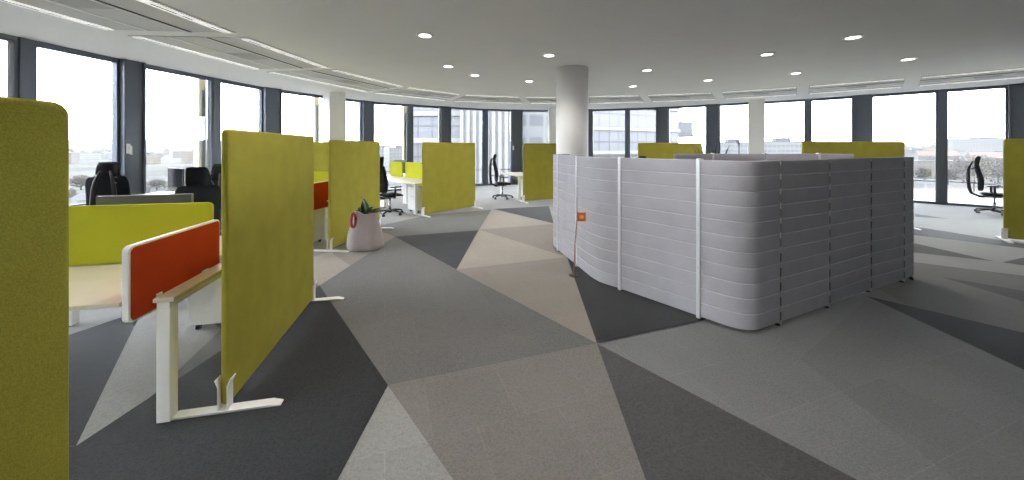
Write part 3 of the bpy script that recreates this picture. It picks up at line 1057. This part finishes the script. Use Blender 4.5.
pod_wall('padded_partition', 'grey padded back wall of the enclosure, its top showing behind the front wall', rear_t,
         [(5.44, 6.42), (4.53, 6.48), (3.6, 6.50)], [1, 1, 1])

# ------------------------------------------------------------------ small orange sign on a rod
sg = gp(573.8, 276.2)
t = thing('sign_stand', 'small orange sign on a thin copper rod with round foot before the grey enclosure', 'sign stand', (sg.x, sg.y, 0), 0)
MB().lathe([(0.062, 0), (0.062, 0.012), (0.02, 0.018)], 24).build('foot', M_brown, t, smooth=False)
MB().tube([(0, 0, 0.015), (0.015, 0.0, 0.4), (0.045, 0.0, 0.80)], 0.007, 8).build('rod', M_copper, t)
pl = MB().box(0.047, 0.147, -0.006, 0.004, 0.68, 0.79).build('sign_plate', M_orange, t, bevel=0.003)
MB().box(0.072, 0.122, -0.0085, -0.0062, 0.715, 0.755).build('printed_square', M_orange2, pl)

# ------------------------------------------------------------------ planter bag and its plant
bp_ = Vector((-2.29, 5.64, 0))
t = thing('planter_bag', 'pinkish grey canvas bag with red tag standing before the tall green screen', 'bag', bp_, 0.2)
prof = [(0.245, 0.0), (0.285, 0.03), (0.303, 0.14), (0.275, 0.30), (0.225, 0.46), (0.185, 0.60)]
n = 40
vs, fs = [], []
k = len(prof)
ring = prof + [(0.175, 0.602), (0.172, 0.53)]
k = len(ring)
for i in range(n):
    a = 2 * pi * i / n
    for j, (r, z) in enumerate(ring):
        w = 1 - 0.09 * abs(sin(1.5 * a + 0.6 + z)) ** 6 - 0.07 * abs(sin(2 * a + 2.1 - 2.2 * z)) ** 8 + 0.03 * sin(5 * a + z * 9) + 0.028 * sin(9 * a - z * 14) * (1 if j < 5 else 0.4)
        vs.append((r * w * cos(a) * (1 - 0.02 * j), r * w * sin(a) * 0.85, z + (0.022 * sin(2 * a + 0.5) + 0.012 * sin(5 * a) if j >= 5 else 0)))
for i in range(n):
    for j in range(k - 1):
        fs.append((i * k + j, ((i + 1) % n) * k + j, ((i + 1) % n) * k + j + 1, i * k + j + 1))
fs.append(tuple(i * k for i in reversed(range(n))))
m = MB().add(vs, fs)
body = m.build('bag_body', M_bag, t, smooth=True, sub=1)
m = MB()
path = [(-0.13 + 0.01 * cos(a), -0.215 - 0.012 * cos(a), 0.38 + 0.10 * sin(a)) for a in [2 * pi * q / 16 for q in range(17)]]
path = [(-0.135 + 0.032 * cos(2 * pi * q / 16), -0.195 - 0.02 * (1 - sin(2 * pi * q / 16)), 0.50 + 0.10 * sin(2 * pi * q / 16)) for q in range(17)]
m.tube(path, 0.021, 8, sq=0.5)
m.build('red_tag', M_redtag, t, smooth=True)
m = MB().lathe([(0.13, 0.50), (0.155, 0.53), (0.0, 0.54)], 20)
m.build('soil', M_soil, t)
# plant
pt_ = thing('potted_plant', 'dark green leafy plant growing out of the canvas bag', 'plant', bp_ + Vector((0, 0, 0.537)), 0.0)
def leaf(path, width, n=6):
    """blade along a path, folded slightly along the midrib"""
    path = [Vector(p) for p in path]
    vs, fs = [], []
    kk = len(path)
    for i, p in enumerate(path):
        t = (path[min(i + 1, kk - 1)] - path[max(i - 1, 0)]).normalized()
        s = t.cross(Vector((0, 0, 1)))
        if s.length < 0.15: s = t.cross(Vector((0, 1, 0)))
        s.normalize()
        u = s.cross(t)
        w = width * sin(pi * (0.06 + 0.94 * i / (kk - 1)) ** 0.8) if i < kk - 1 else 0.002
        vs += [p - s * w + u * w * 0.25, p - u * 0.001, p + s * w + u * w * 0.25, p - u * 0.005]
    for i in range(kk - 1):
        o = i * 4
        fs += [(o, o + 4, o + 5, o + 1), (o + 1, o + 5, o + 6, o + 2), (o + 2, o + 6, o + 7, o + 3), (o + 3, o + 7, o + 4, o)]
    fs += [(0, 1, 2, 3)]
    return vs, fs
specs = [((0.02, -0.02), 178, 0.34, 76, 0.04), ((0.03, 0.0), 5, 0.44, 26, 0.05), ((0.0, -0.05), 20, 0.40, 35, 0.05), ((-0.04, 0.0), 150, 0.22, 60, 0.05),
         ((0.0, 0.02), -60, 0.25, 40, 0.05), ((-0.03, 0.03), 200, 0.22, 50, 0.045), ((0.02, -0.03), 60, 0.25, 55, 0.045), ((0.05, 0.03), -20, 0.30, 30, 0.045),
         ((-0.01, 0.0), 125, 0.30, 75, 0.055), ((-0.05, -0.05), -110, 0.20, 45, 0.045)]
for (ox, oy), az, ln, el, w in specs:
    a, e = radians(az), radians(el)
    path = []
    for i in range(7):
        s = i / 6
        r = ln * s
        hh = r * sin(e) - 0.16 * s * s * cos(e)
        path.append((ox + r * cos(e) * cos(a), oy + r * cos(e) * sin(a), hh))
    vs, fs = leaf(path, w * 1.15)
    MB().add(vs, fs).build('leaf', M_leaf, pt_, smooth=True)

# plant behind the enclosure
pp = Vector((3.97, 7.15, 0))
t = thing('plant_pot', 'dark pot behind the enclosure holding the upright leafy plant', 'pot', pp, 0)
MB().lathe([(0.14, 0), (0.18, 0.45), (0.19, 0.9), (0.17, 0.9), (0.16, 0.85)], 28).build('pot_body', M_grey, t, smooth=False)
MB().lathe([(0.155, 0.84), (0.158, 0.852), (0.0, 0.86)], 20).build('soil', M_soil, t)
t = thing('upright_plant', 'small plant with upright pointed leaves showing over the back of the enclosure', 'plant', pp + Vector((0, 0, 0.855)), 0)
for k in range(11):
    a = k * 2.4
    ln = 0.72 + 0.12 * random.random()
    el = radians(66 + 18 * random.random())
    path = [(0.03 * cos(a) + ln * (i / 6) * cos(el) * cos(a), 0.03 * sin(a) + ln * (i / 6) * cos(el) * sin(a), ln * (i / 6) * sin(el)) for i in range(7)]
    vs, fs = leaf(path, 0.05)
    MB().add(vs, fs).build('leaf', M_leaf, t, smooth=True)

# coat stand by the white column
t = thing('coat_stand', 'slim forked coat stand left of the white column at the right windows', 'coat stand', (6.15, 9.75, 0), 0.2)
MB().tube([(0, 0, 0.02), (0, 0, 1.72)], 0.016, 10).build('pole', M_grey, t)
MB().lathe([(0.18, 0), (0.18, 0.015), (0.03, 0.03)], 24).build('base', M_grey, t)
for s in (-1, 1):
    MB().tube([(0, 0, 1.66), (s * 0.05, 0, 1.72), (s * 0.11, 0, 1.81)], 0.011, 8).build('hook', M_grey, t)

# ------------------------------------------------------------------ the city outside
GZ = -19.0
M_ground = None
def ground_mat():
    m, nt, b = new_mat('hazy_city_ground')
    N, L = nt.nodes.new, nt.links.new
    tc = N('ShaderNodeTexCoord')
    n1 = N('ShaderNodeTexNoise'); n1.inputs['Scale'].default_value = 0.012; n1.inputs['Detail'].default_value = 6; n1.inputs['Roughness'].default_value = 0.65
    v1 = N('ShaderNodeTexVoronoi'); v1.inputs['Scale'].default_value = 0.03
    L(tc.outputs['Object'], n1.inputs['Vector']); L(tc.outputs['Object'], v1.inputs['Vector'])
    cr = N('ShaderNodeValToRGB')
    cr.color_ramp.elements[0].position = 0.35; cr.color_ramp.elements[0].color = (0.027, 0.028, 0.024, 1)
    cr.color_ramp.elements[1].position = 0.65; cr.color_ramp.elements[1].color = (0.044, 0.042, 0.040, 1)
    L(n1.outputs['Fac'], cr.inputs['Fac'])
    mx = N('ShaderNodeMix'); mx.data_type = 'RGBA'; mx.inputs[0].default_value = 0.03
    L(cr.outputs['Color'], mx.inputs[6]); L(v1.outputs['Color'], mx.inputs[7])
    bw = N('ShaderNodeHueSaturation'); bw.inputs['Saturation'].default_value = 0.25
    L(mx.outputs[2], bw.inputs['Color'])
    L(bw.outputs['Color'], b.inputs['Base Color'])
    b.inputs['Roughness'].default_value = 1.0
    b.inputs['Specular IOR Level'].default_value = 0.0
    return m
M_ground = ground_mat()
R = 4200
# ground with low hills far out
vs, fs = [], []
rings = [0, 30, 80, 160, 300, 500, 800, 1200, 1700, 2300, 3000, 3600, R]
nseg = 96
for r in rings:
    for i in range(nseg):
        a = 2 * pi * i / nseg
        hgt = 0.0
        if r > 1000:
            f = (r - 1000) / 3200
            hgt = f * (52 + 22 * sin(3 * a + 1.0) + 14 * sin(7 * a + 0.4 + r * 0.001) + 7 * sin(17 * a + r * 0.002))
            hgt = max(0, hgt) * 1.0
        vs.append((r * cos(a), r * sin(a), GZ + hgt))
for q in range(len(rings) - 1):
    for i in range(nseg):
        j = (i + 1) % nseg
        fs.append((q * nseg + i, (q + 1) * nseg + i, (q + 1) * nseg + j, q * nseg + j))
g = MB().add(vs, fs).build('ground', M_ground, smooth=True)
tag(g, kind='structure')

M_paving = plain('pale_paving', (0.058, 0.057, 0.055), 0.9, noise=0.1, scale=0.3)
sq = MB().prism([(60, 70), (230, 60), (260, 170), (90, 185)], GZ + 0.02, GZ + 0.1)
tag(sq.build('plaza', M_paving), kind='structure')

FA = [facade_mat('pale_render_facade', (0.056, 0.055, 0.053), (0.027, 0.028, 0.032)),
      facade_mat('ochre_facade', (0.06, 0.046, 0.03), (0.027, 0.027, 0.027)),
      facade_mat('white_block_facade', (0.07, 0.07, 0.07), (0.036, 0.038, 0.042), 2.6, 3.4, 0.8, 0.5),
      facade_mat('brick_facade', (0.05, 0.04, 0.034), (0.024, 0.024, 0.026))]
M_roofg = plain('grey_roof', (0.042, 0.041, 0.042), 0.9)
M_roofr = plain('red_roof', (0.046, 0.034, 0.03), 0.9)

def building(x, y, w, d, h, rz, mat, gable, label, group=None):
    t = thing('building', label, 'building', (x, y, GZ), rz, group)
    MB().box(-w / 2, w / 2, -d / 2, d / 2, 0, h).build('walls', mat, t)
    m = MB()
    if gable:
        rh = min(w, d) * 0.35
        m.add([(-w / 2 - .4, -d / 2 - .4, h), (w / 2 + .4, -d / 2 - .4, h), (w / 2 + .4, d / 2 + .4, h), (-w / 2 - .4, d / 2 + .4, h), (-w / 2, 0, h + rh), (w / 2, 0, h + rh)],
              [(0, 1, 5, 4), (2, 3, 4, 5), (1, 2, 5), (3, 0, 4), (3, 2, 1, 0)])
    else:
        m.box(-w / 2 - .2, w / 2 + .2, -d / 2 - .2, d / 2 + .2, h, h + 0.6)
        m.box(-w / 6, w / 8, -d / 6, d / 6, h + 0.6, h + 3.0)
    m.build('roof', [M_roofr if gable else M_roofg], t)
    return t

LAB = 'small hazy building in the distant city beyond the windows'
GRP = 'hazy buildings of the distant city'
# right-hand city: rows of houses at 150 to 700 m, columns 690 to 1010
TAKEN = []
def free(x, y, w):
    r = w * 0.5 + 5
    if any(hypot(x - a, y - b) < r + q for a, b, q in TAKEN): return False
    TAKEN.append((x, y, r))
    return True
free(473 / 360 * 560, 560, 95); free(221 / 360 * 260, 260, 26); free(270 / 360 * 250, 250, 30)
for dist, cnt, hmin, hmax in ((235, 6, 9, 13), (300, 8, 9, 15), (390, 9, 10, 17), (520, 10, 9, 18), (720, 11, 10, 22)):
    for k in range(cnt):
        px = 868 + (1012 - 868) * (k + 0.5 + random.uniform(-.3, .3)) / cnt
        yy = dist * random.uniform(0.93, 1.08)
        xx = (px - 512) / FOC * yy
        bw_ = random.uniform(14, 26) * (1 + dist / 900)
        if not free(xx, yy, bw_): continue
        building(xx, yy, bw_, random.uniform(11, 14), random.uniform(hmin, hmax), random.uniform(-.3, .3) - 0.4,
                 random.choice(FA), random.random() < 0.45, LAB, GRP)
# left-hand plain: scattered low buildings far away
for dist, cnt in ((420, 5), (620, 8), (900, 10), (1300, 12)):
    for k in range(cnt):
        px = 40 + (320 - 40) * (k + 0.5 + random.uniform(-.4, .4)) / cnt
        yy = dist * random.uniform(0.9, 1.1)
        xx = (px - 512) / FOC * yy
        bw_ = random.uniform(18, 44)
        if not free(xx, yy, bw_): continue
        building(xx, yy, bw_, random.uniform(12, 18), random.uniform(7, 15), random.uniform(-.5, .5), random.choice(FA), random.random() < 0.3, LAB, GRP)
# centre distance, seen between the columns
for px, dist, w, h in ((362, 300, 40, 21), (386, 430, 44, 17), (402, 360, 34, 19)):
    building((px - 512) / FOC * dist, dist, w, 18, h, 0.1, FA[0], False, LAB, GRP)
# two long white office blocks seen right of the middle
building((733 - 512) / FOC * 260, 260, 26, 18, 23.5, -0.2, FA[2], False, 'long white office block with window bands left of the white column outside')
building((782 - 512) / FOC * 250, 250, 30, 18, 24, -0.25, FA[2], False, 'long white office block with window bands right of the white column outside')
building((985 - 512) / FOC * 560, 560, 95, 30, 33, -0.3, FA[0], False, 'big grey slab building on the right skyline')

# trees on the right
M_twig = plain('bare_twigs', (0.038, 0.036, 0.033), 0.95, noise=0.4, scale=2)
M_twig2 = plain('pale_dry_twigs', (0.058, 0.054, 0.046), 0.95, noise=0.3, scale=2)
M_trunk = plain('tree_bark', (0.03, 0.027, 0.024), 0.9)
def tree(x, y, h, r, label, group):
    t = thing('tree', label, 'tree', (x, y, GZ), 0, group)
    MB().tube([(0, 0, 0), (0.1, 0, h * 0.35), (0, 0, h * 0.8)], [0.35, 0.28, 0.08], 7).build('trunk', M_trunk, t)
    m = MB()
    rnd = random.Random(int(x * 13 + y))
    for k in range(900):
        u = Vector((rnd.gauss(0, 1), rnd.gauss(0, 1), rnd.gauss(0, 1))).normalized() * (rnd.random() ** 0.4)
        c0 = Vector((u.x * r, u.y * r, h * 0.60 + u.z * h * 0.40))
        dv = (u + Vector((0, 0, 0.6))).normalized() * rnd.uniform(0.5, 1.1)
        s = dv.cross(Vector((rnd.random() - .5, rnd.random() - .5, rnd.random() - .5))).normalized() * rnd.uniform(0.14, 0.3)
        q = dv.cross(s).normalized() * 0.08
        m.add([c0 - s, c0 + s, c0 + s * 0.3 + dv, c0 + q], [(0, 1, 2), (0, 3, 2), (1, 2, 3), (0, 1, 3)])
    m.build('crown', M_twig if x > 0 else M_twig2, t)
tl = 'bare grey-brown tree among the houses beyond the right windows'
for px, dist, h in ((974, 165, 17), (963, 205, 14), (984, 215, 16), (998, 180, 12), (897, 200, 8), (924, 216, 8), (948, 196, 9), (1008, 222, 13)):
    tree((px - 512) / FOC * dist, dist, h, h * 0.40, tl, 'trees beyond the right windows')
tl = 'bare brownish tree on the plain below the left windows'
for k in range(14):
    px = 62 + 19 * k
    dist = (135, 172, 150, 190)[k % 4]
    tree((px - 512) / FOC * dist, dist, 5 + (k * 7 % 5), 3.4, tl, 'trees below the left windows')

# ---- glazed office building straight ahead, with white vertical fins
M_curtain = facade_mat('pale_curtain_wall', (0.026, 0.027, 0.030), (0.060, 0.062, 0.070), 2.2, 2.4, 0.90, 0.88, 0.25)
M_pale = plain('white_cladding', (0.11, 0.11, 0.11), 0.6)
M_pale2 = plain('lavender_grey_cladding', (0.085, 0.085, 0.092), 0.5)
t = thing('office_building', 'glazed office building with tall white fins straight ahead outside', 'building', (-3.5, 56, GZ), 0.0)
MB().box(-13.0, -4.02, 0, 16, 0, 50).build('glass_wing', M_curtain, t)
MB().box(-4.0, 5.0, -2, 14, 0, 50).build('core', M_pale2, t)
for k in range(10):
    x = -4.0 + k * 0.95
    MB().box(x - 0.26, x + 0.26, -2.35, -1.95, 0, 50).build('fin', M_pale, t)
MB().box(5.02, 9.4, -1, 7, 0, 50).build('side_wing', FA[2], t)
for z in (17.0, 21.2, 25.4, 29.6):
    MB().box(-13.1, -4.05, -0.5, 0.0, z, z + 0.8).build('spandrel', M_pale, t)

# ---- second glazed building to the right, with a projecting box
M_box = facade_mat('dark_box_glazing', (0.02, 0.021, 0.023), (0.036, 0.037, 0.041), 1.4, 2.6, 0.8, 0.9)
M_soffit = plain('dark_soffit', (0.022, 0.023, 0.026), 0.6)
t = thing('glass_building', 'pale glazed building with a projecting box right of the round column outside', 'building', (14.6, 60, GZ), 0.48)
MB().box(-4, 19.5, 0, 14, 0, 28.6).build('glass_block', M_curtain, t)
for z in (15.4, 19.4, 23.4, 27.4):
    MB().box(-4.1, 19.6, -0.4, 0.0, z, z + 0.55).build('ledge', M_pale, t)
MB().box(19.61, 25.0, 1, 9, 23.2, 25.6).build('projecting_box', M_box, t)
MB().box(19.61, 25.2, 0.8, 9.2, 22.6, 23.2).build('box_soffit', M_soffit, t)

# ---- haze hanging over the city
hz = bpy.data.materials.new('city_haze')
hz.use_nodes = True
nt = hz.node_tree
nt.nodes.clear()
ho = nt.nodes.new('ShaderNodeOutputMaterial')
vsn = nt.nodes.new('ShaderNodeVolumeScatter')
vsn.inputs['Color'].default_value = (0.97, 0.98, 1.0, 1)
vsn.inputs['Density'].default_value = 0.00004
vsn.inputs['Anisotropy'].default_value = 0.2
nt.links.new(vsn.outputs[0], ho.inputs['Volume'])
m = MB()
n = 48
vs, fs = [], []
for r, z in ((45, GZ - 4), (4100, GZ - 4), (4100, 130), (45, 130)):
    for i in range(n):
        a = 2 * pi * i / n
        vs.append((r * cos(a), r * sin(a), z))
for q in range(4):
    for i in range(n):
        j = (i + 1) % n
        p = (q + 1) % 4
        fs.append((q * n + i, q * n + j, p * n + j, p * n + i))
m.add(vs, fs)
haze = m.build('city_haze', hz)
tag(haze, 'pale haze over the city outside', 'haze', kind='stuff')
